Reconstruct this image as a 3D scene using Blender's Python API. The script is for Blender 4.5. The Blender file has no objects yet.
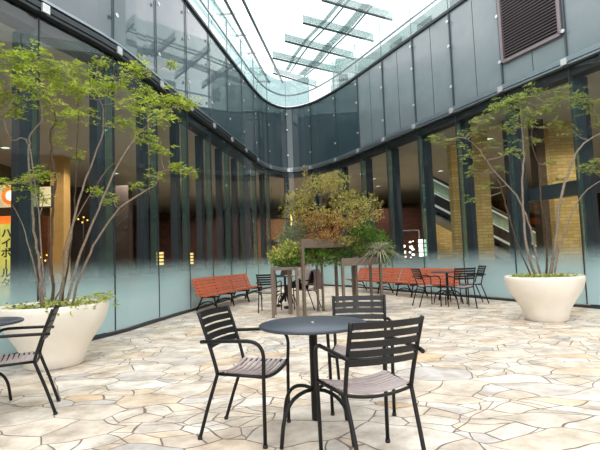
import bpy, math, random
from mathutils import Vector, Matrix

random.seed(7)
D = bpy.data
SC = bpy.context.scene
COL = SC.collection
PI = math.pi

# ------------------------------------------------------------------ camera
CAM_H, FOC = 1.18, 450.0
PITCH, ROLL = math.atan(32 / 450), 0.0365
fw = Vector((0, math.cos(PITCH), math.sin(PITCH)))
r0 = Vector((1, 0, 0)); u0 = Vector((0, -math.sin(PITCH), math.cos(PITCH)))
rt = r0 * math.cos(ROLL) - u0 * math.sin(ROLL)
up = r0 * math.sin(ROLL) + u0 * math.cos(ROLL)
cam_data = D.cameras.new('camera'); cam_data.sensor_width = 36; cam_data.lens = FOC / 600 * 36
cam_data.clip_end = 500
cam = D.objects.new('camera', cam_data); COL.objects.link(cam)
M3 = Matrix((rt, up, -fw)).transposed()
cam.matrix_world = Matrix.Translation((0, 0, CAM_H)) @ M3.to_4x4()
SC.camera = cam


def at(x, y, Y):
    """measured direction (x, y) of the photograph taken to the depth Y"""
    d = fw + rt * ((x - 300) / FOC) + up * ((225 - y) / FOC)
    return Vector((0, 0, CAM_H)) + d * (Y / d.y)


# ------------------------------------------------------------------ sky and exposure
SC.view_settings.view_transform = 'Standard'
SC.view_settings.look = 'None'
SC.view_settings.gamma = 1
SC.view_settings.use_curve_mapping = False
SC.view_settings.exposure = 0.2
SC.cycles.use_denoising = True
SC.cycles.max_bounces = 10
SC.cycles.transparent_max_bounces = 24
SC.cycles.diffuse_bounces = 5
SC.cycles.glossy_bounces = 4
SC.cycles.caustics_reflective = False
SC.cycles.caustics_refractive = False
SC.cycles.sample_clamp_indirect = 6

w = D.worlds.new('sky'); SC.world = w; w.use_nodes = True
nt = w.node_tree; nt.nodes.clear()
o = nt.nodes.new('ShaderNodeOutputWorld'); bg = nt.nodes.new('ShaderNodeBackground')
tc = nt.nodes.new('ShaderNodeTexCoord'); no = nt.nodes.new('ShaderNodeTexNoise')
no.inputs['Scale'].default_value = 2.2; no.inputs['Detail'].default_value = 5
rp = nt.nodes.new('ShaderNodeValToRGB')
rp.color_ramp.elements[0].position = .36; rp.color_ramp.elements[0].color = (.38, .43, .47, 1)
rp.color_ramp.elements[1].position = .56; rp.color_ramp.elements[1].color = (1, 1, 1, 1)
nt.links.new(tc.outputs['Generated'], no.inputs['Vector'])
nt.links.new(no.outputs['Fac'], rp.inputs['Fac']); nt.links.new(rp.outputs['Color'], bg.inputs['Color'])
bg.inputs['Strength'].default_value = 2.6
nt.links.new(bg.outputs[0], o.inputs['Surface'])

sd = D.lights.new('sun', 'SUN'); sd.energy = 0.7; sd.angle = math.radians(50); sd.color = (1, .97, .92)
so = D.objects.new('sun', sd); COL.objects.link(so)
so.rotation_euler = (math.radians(18), math.radians(-12), 0)


# ------------------------------------------------------------------ materials
def L(c):
    return tuple((v / 12.92 if v <= .04045 else ((v + .055) / 1.055) ** 2.4) for v in c)


def rgb(r, g, b):
    return L((r / 255, g / 255, b / 255)) + (1,)


def newmat(name):
    m = D.materials.new(name); m.use_nodes = True
    n = m.node_tree; n.nodes.clear()
    out = n.nodes.new('ShaderNodeOutputMaterial')
    return m, n, out


def plain(name, c, rough=.5, metal=0, spec=.5, var=.12, scale=6, bump=0, emit=0):
    m, n, out = newmat(name)
    b = n.nodes.new('ShaderNodeBsdfPrincipled'); n.links.new(b.outputs[0], out.inputs[0])
    t = n.nodes.new('ShaderNodeTexCoord'); ns = n.nodes.new('ShaderNodeTexNoise')
    ns.inputs['Scale'].default_value = scale; ns.inputs['Detail'].default_value = 4
    n.links.new(t.outputs['Object'], ns.inputs['Vector'])
    r = n.nodes.new('ShaderNodeValToRGB')
    r.color_ramp.elements[0].position = .3; r.color_ramp.elements[1].position = .7
    r.color_ramp.elements[0].color = tuple(v * (1 - var) for v in c[:3]) + (1,)
    r.color_ramp.elements[1].color = tuple(min(1, v * (1 + var)) for v in c[:3]) + (1,)
    n.links.new(ns.outputs['Fac'], r.inputs['Fac']); n.links.new(r.outputs[0], b.inputs['Base Color'])
    b.inputs['Roughness'].default_value = rough; b.inputs['Metallic'].default_value = metal
    b.inputs['Specular IOR Level'].default_value = spec
    if emit:
        n.links.new(r.outputs[0], b.inputs['Emission Color']); b.inputs['Emission Strength'].default_value = emit
    if bump:
        bp = n.nodes.new('ShaderNodeBump'); bp.inputs['Strength'].default_value = bump; bp.inputs['Distance'].default_value = .01
        n.links.new(ns.outputs['Fac'], bp.inputs['Height']); n.links.new(bp.outputs[0], b.inputs['Normal'])
    return m


def glass(name, tint, ior=1.5, frost=None, rough=.01, film=0.0, filmc=(.3, .4, .42)):
    m, n, out = newmat(name)
    tr = n.nodes.new('ShaderNodeBsdfTransparent'); tr.inputs[0].default_value = tint + (1,)
    gl = n.nodes.new('ShaderNodeBsdfGlossy'); gl.inputs['Roughness'].default_value = rough
    gl.inputs[0].default_value = (.9, .97, .97, 1)
    fr = n.nodes.new('ShaderNodeFresnel'); fr.inputs[0].default_value = ior
    ge = n.nodes.new('ShaderNodeNewGeometry')
    inv = n.nodes.new('ShaderNodeMath'); inv.operation = 'SUBTRACT'; inv.inputs[0].default_value = 1
    n.links.new(ge.outputs['Backfacing'], inv.inputs[1])
    mu = n.nodes.new('ShaderNodeMath'); mu.operation = 'MULTIPLY'
    n.links.new(fr.outputs[0], mu.inputs[0]); n.links.new(inv.outputs[0], mu.inputs[1])
    base = tr
    if film:
        df = n.nodes.new('ShaderNodeBsdfDiffuse'); df.inputs[0].default_value = filmc + (1,)
        mf = n.nodes.new('ShaderNodeMixShader'); mf.inputs[0].default_value = film
        n.links.new(tr.outputs[0], mf.inputs[1]); n.links.new(df.outputs[0], mf.inputs[2]); base = mf
    if frost:
        lo, hi, fc, peak = frost
        sp = n.nodes.new('ShaderNodeSeparateXYZ'); n.links.new(ge.outputs['Position'], sp.inputs[0])
        mr = n.nodes.new('ShaderNodeMapRange'); mr.interpolation_type = 'SMOOTHSTEP'
        mr.inputs['From Min'].default_value = lo; mr.inputs['From Max'].default_value = hi
        mr.inputs['To Min'].default_value = peak; mr.inputs['To Max'].default_value = 0
        n.links.new(sp.outputs['Z'], mr.inputs['Value'])
        df = n.nodes.new('ShaderNodeBsdfDiffuse'); df.inputs[0].default_value = fc + (1,)
        tl = n.nodes.new('ShaderNodeBsdfTranslucent'); tl.inputs[0].default_value = fc + (1,)
        md = n.nodes.new('ShaderNodeMixShader'); md.inputs[0].default_value = .25
        n.links.new(df.outputs[0], md.inputs[1]); n.links.new(tl.outputs[0], md.inputs[2])
        mf = n.nodes.new('ShaderNodeMixShader')
        n.links.new(mr.outputs[0], mf.inputs[0]); n.links.new(base.outputs[0], mf.inputs[1]); n.links.new(md.outputs[0], mf.inputs[2])
        base = mf
    mx = n.nodes.new('ShaderNodeMixShader')
    n.links.new(mu.outputs[0], mx.inputs[0]); n.links.new(base.outputs[0], mx.inputs[1]); n.links.new(gl.outputs[0], mx.inputs[2])
    n.links.new(mx.outputs[0], out.inputs[0])
    return m


def leafmat(name, c1, c2, trans=.4):
    m, n, out = newmat(name)
    ge = n.nodes.new('ShaderNodeNewGeometry')
    r = n.nodes.new('ShaderNodeValToRGB'); r.color_ramp.elements[0].color = c1; r.color_ramp.elements[1].color = c2
    n.links.new(ge.outputs['Random Per Island'], r.inputs[0])
    df = n.nodes.new('ShaderNodeBsdfPrincipled'); df.inputs['Roughness'].default_value = .45
    df.inputs['Specular IOR Level'].default_value = .35
    tl = n.nodes.new('ShaderNodeBsdfTranslucent')
    n.links.new(r.outputs[0], df.inputs['Base Color']); n.links.new(r.outputs[0], tl.inputs[0])
    mx = n.nodes.new('ShaderNodeMixShader'); mx.inputs[0].default_value = trans
    n.links.new(df.outputs[0], mx.inputs[1]); n.links.new(tl.outputs[0], mx.inputs[2]); n.links.new(mx.outputs[0], out.inputs[0])
    return m


def gloss_panel():
    m = plain('glazed_grey_panel', rgb(50, 72, 80), .5, .0, .5, .1, 1.5)
    b = [n for n in m.node_tree.nodes if n.type == 'BSDF_PRINCIPLED'][0]
    b.inputs['Coat Weight'].default_value = 1; b.inputs['Coat Roughness'].default_value = .015; b.inputs['Coat IOR'].default_value = 1.6
    return m


def paving():
    m, n, out = newmat('crazy_paving')
    N = n.nodes.new; K = n.links.new
    b = N('ShaderNodeBsdfPrincipled'); K(b.outputs[0], out.inputs[0])
    ge = N('ShaderNodeNewGeometry')
    ns = N('ShaderNodeTexNoise'); ns.inputs['Scale'].default_value = 1.1; ns.inputs['Detail'].default_value = 2
    K(ge.outputs['Position'], ns.inputs['Vector'])
    off = N('ShaderNodeVectorMath'); off.operation = 'MULTIPLY_ADD'
    off.inputs[1].default_value = (.5, .5, 0)
    K(ns.outputs['Color'], off.inputs[0]); K(ge.outputs['Position'], off.inputs[2])
    mp = N('ShaderNodeMapping'); mp.inputs['Rotation'].default_value = (0, 0, .5); mp.inputs['Scale'].default_value = (2.1, 3.1, 0)
    K(off.outputs[0], mp.inputs[0])
    ve = N('ShaderNodeTexVoronoi'); ve.voronoi_dimensions = '2D'; ve.feature = 'DISTANCE_TO_EDGE'; ve.inputs['Scale'].default_value = 1
    vc = N('ShaderNodeTexVoronoi'); vc.voronoi_dimensions = '2D'; vc.feature = 'F1'; vc.inputs['Scale'].default_value = 1
    K(mp.outputs[0], ve.inputs['Vector']); K(mp.outputs[0], vc.inputs['Vector'])
    sep0 = N('ShaderNodeSeparateColor'); K(vc.outputs['Color'], sep0.inputs[0])
    mp2 = N('ShaderNodeMapping'); mp2.inputs['Scale'].default_value = (1.75, 1.75, 0); mp2.inputs['Rotation'].default_value = (0, 0, .7); K(mp.outputs[0], mp2.inputs[0])
    ve2 = N('ShaderNodeTexVoronoi'); ve2.voronoi_dimensions = '2D'; ve2.feature = 'DISTANCE_TO_EDGE'; ve2.inputs['Scale'].default_value = 1
    vc2 = N('ShaderNodeTexVoronoi'); vc2.voronoi_dimensions = '2D'; vc2.feature = 'F1'; vc2.inputs['Scale'].default_value = 1
    K(mp2.outputs[0], ve2.inputs['Vector']); K(mp2.outputs[0], vc2.inputs['Vector'])
    sel = N('ShaderNodeMath'); sel.operation = 'GREATER_THAN'; sel.inputs[1].default_value = .62; K(sep0.outputs['Green'], sel.inputs[0])
    inv_ = N('ShaderNodeMath'); inv_.operation = 'SUBTRACT'; inv_.inputs[0].default_value = 1; K(sel.outputs[0], inv_.inputs[1])
    fe = N('ShaderNodeMath'); fe.operation = 'MULTIPLY_ADD'; fe.inputs[1].default_value = .57; K(ve2.outputs['Distance'], fe.inputs[0]); K(inv_.outputs[0], fe.inputs[2])
    mn = N('ShaderNodeMath'); mn.operation = 'MINIMUM'; K(ve.outputs['Distance'], mn.inputs[0]); K(fe.outputs[0], mn.inputs[1])
    cm = N('ShaderNodeMix'); cm.data_type = 'RGBA'; K(sel.outputs[0], cm.inputs[0]); K(vc.outputs['Color'], cm.inputs[6]); K(vc2.outputs['Color'], cm.inputs[7])
    sep = N('ShaderNodeSeparateColor'); K(cm.outputs[2], sep.inputs[0])
    cr = N('ShaderNodeValToRGB'); e = cr.color_ramp.elements
    cols = [(0, (226, 218, 206)), (.16, (212, 198, 180)), (.3, (232, 226, 216)), (.42, (220, 200, 174)), (.5, (206, 202, 198)),
            (.62, (230, 218, 202)), (.74, (220, 206, 186)), (.82, (194, 190, 188)), (.92, (232, 222, 208)), (1, (214, 184, 150))]
    e[0].position = 0; e[0].color = rgb(*cols[0][1]); e[1].position = 1; e[1].color = rgb(*cols[-1][1])
    for p, c in cols[1:-1]:
        q = e.new(p); q.color = rgb(*c)
    K(sep.outputs['Red'], cr.inputs[0])
    # blotches of natural stone colour
    n2 = N('ShaderNodeTexNoise'); n2.inputs['Scale'].default_value = 3.5; n2.inputs['Detail'].default_value = 7; n2.inputs['Roughness'].default_value = .65
    K(ge.outputs['Position'], n2.inputs['Vector'])
    r2 = N('ShaderNodeValToRGB'); r2.color_ramp.elements[0].position = .32; r2.color_ramp.elements[1].position = .58
    r2.color_ramp.elements[0].color = (.56, .52, .48, 1); r2.color_ramp.elements[1].color = (1.0, 1.0, 1.0, 1)
    K(n2.outputs['Fac'], r2.inputs[0])
    mul = N('ShaderNodeMix'); mul.data_type = 'RGBA'; mul.blend_type = 'MULTIPLY'; mul.inputs[0].default_value = 1.0
    K(cr.outputs[0], mul.inputs[6]); K(r2.outputs[0], mul.inputs[7])
    # joints
    jr = N('ShaderNodeMapRange'); jr.inputs['From Min'].default_value = .006; jr.inputs['From Max'].default_value = .018
    n3 = N('ShaderNodeTexNoise'); n3.inputs['Scale'].default_value = 9; K(ge.outputs['Position'], n3.inputs['Vector'])
    ad = N('ShaderNodeMath'); ad.operation = 'MULTIPLY_ADD'; ad.inputs[1].default_value = .02; 
    sb = N('ShaderNodeMath'); sb.operation = 'SUBTRACT'; sb.inputs[1].default_value = .5
    K(n3.outputs['Fac'], sb.inputs[0]); K(sb.outputs[0], ad.inputs[0]); K(mn.outputs[0], ad.inputs[2])
    K(ad.outputs[0], jr.inputs['Value'])
    mj = N('ShaderNodeMix'); mj.data_type = 'RGBA'; K(jr.outputs[0], mj.inputs[0])
    mj.inputs[6].default_value = rgb(116, 103, 92)
    K(mul.outputs[2], mj.inputs[7]); K(mj.outputs[2], b.inputs['Base Color'])
    b.inputs['Roughness'].default_value = .55; b.inputs['Specular IOR Level'].default_value = .35
    h = N('ShaderNodeMath'); h.operation = 'MULTIPLY_ADD'; h.inputs[1].default_value = .35
    K(n2.outputs['Fac'], h.inputs[0]); K(jr.outputs[0], h.inputs[2])
    bp = N('ShaderNodeBump'); bp.inputs['Strength'].default_value = .5; bp.inputs['Distance'].default_value = .012
    K(h.outputs[0], bp.inputs['Height']); K(bp.outputs[0], b.inputs['Normal'])
    return m


def brick(name, c1, c2, mortar, bw=.3, rh=.09):
    m, n, out = newmat(name)
    b = n.nodes.new('ShaderNodeBsdfPrincipled'); n.links.new(b.outputs[0], out.inputs[0]); b.inputs['Roughness'].default_value = .8
    ge = n.nodes.new('ShaderNodeNewGeometry'); sp = n.nodes.new('ShaderNodeSeparateXYZ'); n.links.new(ge.outputs['Position'], sp.inputs[0])
    ad = n.nodes.new('ShaderNodeMath'); ad.operation = 'ADD'; n.links.new(sp.outputs['X'], ad.inputs[0]); n.links.new(sp.outputs['Y'], ad.inputs[1])
    cb = n.nodes.new('ShaderNodeCombineXYZ'); n.links.new(ad.outputs[0], cb.inputs['X']); n.links.new(sp.outputs['Z'], cb.inputs['Y'])
    br = n.nodes.new('ShaderNodeTexBrick'); br.inputs['Scale'].default_value = 1; br.inputs['Brick Width'].default_value = bw
    br.inputs['Row Height'].default_value = rh; br.inputs['Mortar Size'].default_value = .006
    br.inputs['Color1'].default_value = c1; br.inputs['Color2'].default_value = c2; br.inputs['Mortar'].default_value = mortar
    n.links.new(cb.outputs[0], br.inputs['Vector']); n.links.new(br.outputs['Color'], b.inputs['Base Color'])
    return m


MAT = {
    'paving': paving(),
    'panel': plain('grey_panel', rgb(122, 134, 138), .16, .0, .75, .06, 2),
    'channel': plain('steel_channel', rgb(140, 152, 158), .3, .6, .5, .06),
    'dark_steel': plain('dark_steel', rgb(52, 58, 62), .45, .3),
    'slate': plain('slate_column', rgb(58, 66, 74), .4, .2, .4, .08, 2),
    'silver': plain('silver_bracket', rgb(200, 202, 202), .35, .5),
    'mullion': plain('mullion', rgb(74, 86, 92), .4, .3),
    'cap': plain('dark_cap', rgb(50, 55, 60), .5, .2),
    'soffit': plain('black_soffit', rgb(34, 34, 34), .6),
    'ceiling': plain('mall_ceiling', rgb(176, 172, 162), .9, 0, .2, .03),
    'mfloor': plain('mall_floor', rgb(150, 142, 130), .3, 0, .5, .1, 1),
    'mwall': plain('mall_wall', rgb(92, 70, 50), .7, 0, .3, .3, .6),
    'darkwall': plain('dark_shop_wall', rgb(48, 38, 34), .6, 0, .3, .3, 2),
    'white': plain('white_render', rgb(158, 164, 164), .8, 0, .3, .03),
    'concrete': plain('concrete', rgb(150, 150, 148), .9, 0, .3, .08),
    'pot': plain('cream_planter', rgb(236, 228, 215), .55, 0, .4, .05, 3, .1),
    'soil': plain('soil', rgb(70, 56, 42), .95, 0, .2, .3, 30, .8),
    'frame': plain('black_bronze_tube', rgb(22, 21, 21), .42, .1, .3, .1),
    'seat': plain('seat_slats', rgb(176, 162, 160), .36, .0, .5, .12, 12),
    'backslat': plain('back_slats', rgb(32, 32, 33), .4, .1, .35, .1),
    'tabletop': plain('table_top', rgb(66, 74, 84), .4, .1, .4, .06, 8),
    'rust': plain('bench_timber', rgb(190, 98, 66), .5, 0, .4, .16, 9),
    'stand': plain('bronze_stand', rgb(114, 100, 88), .55, .1, .4, .12, 5),
    'bark': plain('tree_bark', rgb(132, 118, 104), .85, 0, .2, .3, 25, .5),
    'barkdark': plain('dark_bark', rgb(84, 70, 58), .85, 0, .2, .3, 25, .5),
    'twig': plain('twig', rgb(112, 84, 64), .85, 0, .2, .2, 20),
    'leaf': leafmat('tree_leaf', rgb(112, 142, 38), rgb(206, 216, 96), .5),
    'leaf2': leafmat('tree_leaf_right', rgb(98, 122, 50), rgb(176, 188, 100), .5),
    'leaf_olive': leafmat('olive_leaf', rgb(134, 132, 56), rgb(206, 196, 112)),
    'leaf_red': leafmat('rust_leaf', rgb(150, 96, 52), rgb(196, 160, 96)),
    'leaf_green': leafmat('green_leaf', rgb(50, 92, 34), rgb(124, 164, 66)),
    'leaf_lime': leafmat('lime_leaf', rgb(110, 132, 48), rgb(216, 220, 128)),
    'leaf_grey': leafmat('grey_leaf', rgb(90, 114, 84), rgb(160, 176, 132)),
    'leaf_blade': leafmat('blade_leaf', rgb(130, 140, 112), rgb(214, 206, 180)),
    'glass_low': glass('facade_glass', (.93, .955, .95), 1.5, (.42, 1.3, (.54, .73, .76), .93)),
    'glass_clear': glass('clear_glass', (.90, .965, .95), 1.5, film=.10, filmc=(.7, .85, .84)),
    'glass_fin': glass('green_glass', (.62, .76, .73), 1.5, film=.2, filmc=(.2, .3, .29)),
    'glass_beam': glass('beam_glass', (.60, .645, .645), 1.5, film=.16, filmc=(.5, .56, .56)),
    'glass_guard': glass('guard_glass', (.56, .65, .65), 1.5, film=.16, filmc=(.5, .6, .6)),
    'panel_gloss': gloss_panel(),
    'glass_esc': glass('balustrade_glass', (.72, .86, .78), 1.5, film=.4, filmc=(.45, .6, .5)),
    'brick_y': brick('yellow_brick', rgb(206, 178, 116), rgb(178, 148, 88), rgb(140, 118, 76)),
    'brick_r': brick('red_brick', rgb(92, 44, 34), rgb(58, 32, 26), rgb(34, 26, 24)),
    'lamp': plain('lamp_face', (1, .93, .8, 1), .5, 0, .5, 0, 1, 0, 9),
    'sign_white': plain('lit_white', (1, .95, .82, 1), .5, 0, .5, .05, 4, 0, 2.2),
    'sign_yellow': plain('lit_yellow', rgb(226, 214, 104), .5, 0, .5, .12, 4, 0, .3),
    'sign_orange': plain('lit_orange', rgb(236, 110, 40), .5, 0, .5, .3, 4, 0, 1.2),
    'sign_cream': plain('lit_cream', rgb(226, 206, 160), .5, 0, .5, .12, 4, 0, .7),
    'sign_red': plain('sign_red', rgb(170, 40, 34), .5, 0, .5, .1, 4, 0, .25),
    'ink': plain('black_ink', rgb(26, 30, 40), .6),
    'tan': plain('tan_panel', rgb(176, 140, 84), .6, 0, .3, .08),
    'brown': plain('brown_booth', rgb(98, 56, 32), .6, 0, .3, .2),
    'brown2': plain('warm_shop_wall', rgb(112, 78, 46), .6, 0, .3, .3, .8),
    'amber2': plain('reflected_menu_glow', rgb(255, 205, 130), .5, 0, .5, .1, 5, 0, 1.2),
    'amber': plain('amber_light', rgb(255, 190, 80), .5, 0, .5, .1, 5, 0, 2.5),
    'vent': plain('mauve_vent', rgb(134, 124, 128), .5, .2, .4, .05),
    'black': plain('black', rgb(22, 22, 24), .5),
    'rubber': plain('black_rubber', rgb(24, 24, 26), .5),
    'steelstrip': plain('light_strip', rgb(214, 218, 214), .3, .5, .5, .02, 4, 0, .25),
    'skin': plain('skin', rgb(214, 170, 142), .55, 0, .4, .05),
    'hair': plain('hair', rgb(30, 24, 22), .5),
    'shirt': plain('white_shirt', rgb(232, 226, 222), .8, 0, .2, .04),
    'trousers': plain('black_trousers', rgb(28, 28, 32), .8, 0, .2, .1),
    'coat': plain('mauve_coat', rgb(150, 128, 132), .85, 0, .2, .12, 10, .3),
}


# ------------------------------------------------------------------ mesh helpers
class MB:
    def __init__(s):
        s.v, s.f, s.sm = [], [], []

    def add(s, vs, fs, smooth=False):
        b = len(s.v); s.v += [tuple(p) for p in vs]
        for f in fs:
            s.f.append([b + i for i in f]); s.sm.append(smooth)

    def box(s, c, size, rz=0):
        x, y, z = (d / 2 for d in size); cz, sz = math.cos(rz), math.sin(rz)
        vs = []
        for k in (-z, z):
            for (i, j) in ((-x, -y), (x, -y), (x, y), (-x, y)):
                vs.append((c[0] + i * cz - j * sz, c[1] + i * sz + j * cz, c[2] + k))
        s.add(vs, [(3, 2, 1, 0), (4, 5, 6, 7), (0, 1, 5, 4), (1, 2, 6, 5), (2, 3, 7, 6), (3, 0, 4, 7)])
        return s

    def bar(s, a, b, wd, th, side=None):
        """rectangular bar from a to b; wd across `side`, th along the other axis"""
        a, b = Vector(a), Vector(b); t = (b - a).normalized()
        sd_ = Vector(side) if side else (Vector((0, 0, 1)) if abs(t.z) < .9 else Vector((1, 0, 0))).cross(t)
        sd_ = (sd_ - t * sd_.dot(t)).normalized(); n_ = t.cross(sd_)
        vs = []
        for p in (a, b):
            for (i, j) in ((-1, -1), (1, -1), (1, 1), (-1, 1)):
                vs.append(p + sd_ * (i * wd / 2) + n_ * (j * th / 2))
        s.add(vs, [(3, 2, 1, 0), (4, 5, 6, 7), (0, 1, 5, 4), (1, 2, 6, 5), (2, 3, 7, 6), (3, 0, 4, 7)])
        return s

    def tube(s, pts, r, n=8):
        pts = [Vector(p) for p in pts]
        rr = r if isinstance(r, (list, tuple)) else [r] * len(pts)
        T = []
        for i in range(len(pts)):
            a = pts[max(0, i - 1)]; b = pts[min(len(pts) - 1, i + 1)]
            T.append((b - a).normalized())
        ref = Vector((0, 0, 1)) if abs(T[0].z) < .9 else Vector((1, 0, 0))
        x = ref.cross(T[0]).normalized(); vs = []
        for i, p in enumerate(pts):
            x = (x - T[i] * x.dot(T[i])).normalized(); y = T[i].cross(x)
            for k in range(n):
                a = 2 * PI * k / n
                vs.append(p + (x * math.cos(a) + y * math.sin(a)) * rr[i])
        fs = []
        for i in range(len(pts) - 1):
            for k in range(n):
                fs.append((i * n + k, i * n + (k + 1) % n, (i + 1) * n + (k + 1) % n, (i + 1) * n + k))
        s.add(vs, fs, True)
        b = len(s.v) - len(vs)
        s.f.append([b + k for k in range(n)][::-1]); s.sm.append(False)
        s.f.append([b + (len(pts) - 1) * n + k for k in range(n)]); s.sm.append(False)
        return s

    def lathe(s, prof, c=(0, 0, 0), n=32, smooth=True):
        vs = []; fs = []
        for (r, z) in prof:
            for k in range(n):
                a = 2 * PI * k / n; vs.append((c[0] + r * math.cos(a), c[1] + r * math.sin(a), c[2] + z))
        for i in range(len(prof) - 1):
            for k in range(n):
                fs.append((i * n + k, i * n + (k + 1) % n, (i + 1) * n + (k + 1) % n, (i + 1) * n + k))
        s.add(vs, fs, smooth)
        b = len(s.v) - len(vs)
        s.f.append([b + k for k in range(n)][::-1]); s.sm.append(False)
        s.f.append([b + (len(prof) - 1) * n + k for k in range(n)]); s.sm.append(False)
        return s

    def prism(s, pts, z0, z1):
        """closed polygon in plan between two heights"""
        n = len(pts)
        vs = [(p[0], p[1], z0) for p in pts] + [(p[0], p[1], z1) for p in pts]
        fs = [tuple(range(n))[::-1], tuple(range(n, 2 * n))] + [(i, (i + 1) % n, n + (i + 1) % n, n + i) for i in range(n)]
        s.add(vs, fs); return s

    def build(s, name, m, parent=None, loc=None):
        me = D.meshes.new(name); me.from_pydata(s.v, [], s.f)
        me.polygons.foreach_set('use_smooth', s.sm)
        me.materials.append(MAT[m] if isinstance(m, str) else m); me.update()
        ob = D.objects.new(name, me); COL.objects.link(ob)
        if parent: ob.parent = parent
        if loc: ob.location = loc
        return ob


def bez(p0, p1, p2, n=8):
    p0, p1, p2 = Vector(p0), Vector(p1), Vector(p2)
    return [p0 * (1 - t) ** 2 + p1 * 2 * t * (1 - t) + p2 * t * t for t in [i / n for i in range(n + 1)]]


def smoothpath(pts, k=4):
    pts = [Vector(p) for p in pts]
    P = [pts[0] * 2 - pts[1]] + pts + [pts[-1] * 2 - pts[-2]]
    out = []
    for i in range(1, len(P) - 2):
        for j in range(k):
            t = j / k
            out.append(.5 * ((2 * P[i]) + (P[i + 1] - P[i - 1]) * t + (2 * P[i - 1] - 5 * P[i] + 4 * P[i + 1] - P[i + 2]) * t * t
                             + (3 * P[i] - P[i - 1] - 3 * P[i + 1] + P[i + 2]) * t ** 3))
    out.append(pts[-1]); return out


def tag(o, label=None, cat=None, group=None, kind=None):
    if label: o['label'] = label
    if cat: o['category'] = cat
    if group: o['group'] = group
    if kind: o['kind'] = kind
    return o


def empty(name, loc=(0, 0, 0), rz=0):
    o = D.objects.new(name, None); COL.objects.link(o); o.location = loc; o.rotation_euler = (0, 0, rz); return o


def copy_tree(o, parent=None):
    c = o.copy(); COL.objects.link(c)
    if parent: c.parent = parent
    for ch in list(o.children): copy_tree(ch, c)
    return c


def struct(o): o['kind'] = 'structure'; return o


# ------------------------------------------------------------------ the courtyard's plan
J = [(-6.6, -2.45), (-6.2, -.95), (-5.75, .52), (-5.25, 1.97), (-4.74, 3.42), (-4.2, 4.85), (-3.665, 6.273), (-3.155, 7.62),
     (-2.898, 9.157), (-2.64, 10.67), (-2.38, 12.17), (-2.12, 13.67), (-1.86, 15.15), (-1.6, 16.65), (-1.2, 18.1),
     (-.43, 19.0), (.6, 18.55), (1.55, 17.2), (2.25, 15.82), (2.9, 14.42), (3.547, 13.02), (4.194, 11.64),
     (4.844, 10.2), (5.50, 8.80), (6.15, 7.4), (6.8, 6.0), (7.45, 4.6), (8.1, 3.2), (8.75, 1.8), (9.4, .4), (10.05, -1.0), (10.7, -2.4)]
NB = len(J) - 1
SUB = 4
CURVE = smoothpath([(a, b, 0) for a, b in J], SUB)      # sample i*SUB is joint i
NORM = []                                               # away from the courtyard
for i, p in enumerate(CURVE):
    t = (CURVE[min(len(CURVE) - 1, i + 1)] - CURVE[max(0, i - 1)]).normalized()
    NORM.append(Vector((-t.y, t.x, 0)))


def strip(mb, i0, i1, off0, off1, z0, z1):
    """wall slab following the curve between samples i0..i1, from offset off0 to off1"""
    a = [CURVE[i] + NORM[i] * off0 for i in range(i0, i1 + 1)]
    b = [CURVE[i] + NORM[i] * off1 for i in range(i0, i1 + 1)]
    n = len(a)
    vs = [(p.x, p.y, z0) for p in a] + [(p.x, p.y, z1) for p in a] + [(p.x, p.y, z0) for p in b] + [(p.x, p.y, z1) for p in b]
    fs = []
    for k in range(n - 1):
        fs += [(k, k + 1, n + k + 1, n + k), (2 * n + k + 1, 2 * n + k, 3 * n + k, 3 * n + k + 1),
               (n + k, n + k + 1, 3 * n + k + 1, 3 * n + k), (k + 1, k, 2 * n + k, 2 * n + k + 1)]
    fs += [(0, n, 3 * n, 2 * n), (n - 1, 2 * n + n - 1, 3 * n + n - 1, n + n - 1)]
    mb.add(vs, fs); return mb


LEFT, BACK, RIGHT = (0, 13), (13, 18), (18, NB)
ZB, ZT = 4.87, 7.56

# ground, courtyard floor
gr = struct(MB().box((0, 15, -.35), (160, 160, .3)).build('ground', 'concrete'))
fl = MB(); fl.prism([(p.x + NORM[i].x * .02, p.y + NORM[i].y * .02) for i, p in enumerate(CURVE)][::-1], -.1, 0)
struct(fl.build('floor', 'paving'))

# mall floor, ceiling, outer walls round the courtyard
cx0, cy0 = .8, 9
RX0, RX1, RY0, RY1 = -9.8, 15.5, -4.2, 31
OUT = []
for p in CURVE:
    d = Vector((p.x - cx0, p.y - cy0)); k = 1e9
    for lim, c, dd in ((RX0, cx0, d.x), (RX1, cx0, d.x), (RY0, cy0, d.y), (RY1, cy0, d.y)):
        if abs(dd) > 1e-6 and (lim - c) / dd > 0: k = min(k, (lim - c) / dd)
    OUT.append(Vector((cx0 + d.x * k, cy0 + d.y * k, 0)))


def ring(mb, z0, z1, off=.03):
    n = len(CURVE); a = [CURVE[i] + NORM[i] * off for i in range(n)]
    vs = [(p.x, p.y, z) for z in (z0, z1) for p in a] + [(p.x, p.y, z) for z in (z0, z1) for p in OUT]
    fs = []
    for k in range(n - 1):
        fs += [(k, 2 * n + k, 2 * n + k + 1, k + 1), (n + k, n + k + 1, 3 * n + k + 1, 3 * n + k),
               (k, k + 1, n + k + 1, n + k), (2 * n + k + 1, 2 * n + k, 3 * n + k, 3 * n + k + 1)]
    mb.add(vs, fs); return mb


struct(ring(MB(), -.12, -.005).build('floor_mall', 'mfloor'))
struct(ring(MB(), 4.6, 4.75, .3).build('ceiling', 'ceiling'))
struct(ring(MB(), 7.3, 7.5, .2).build('roof', 'concrete'))


def outwall(name, i0, i1, mat, z0=0, z1=7.4):
    mb = MB()
    for i in range(i0, i1):
        a, b = OUT[i], OUT[i + 1]
        if (b - a).length < .01: continue
        n = Vector((-(b - a).y, (b - a).x, 0)).normalized() * .2
        mb.prism([a, b, b + n, a + n], z0, z1)
    return struct(mb.build(name, mat))


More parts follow.
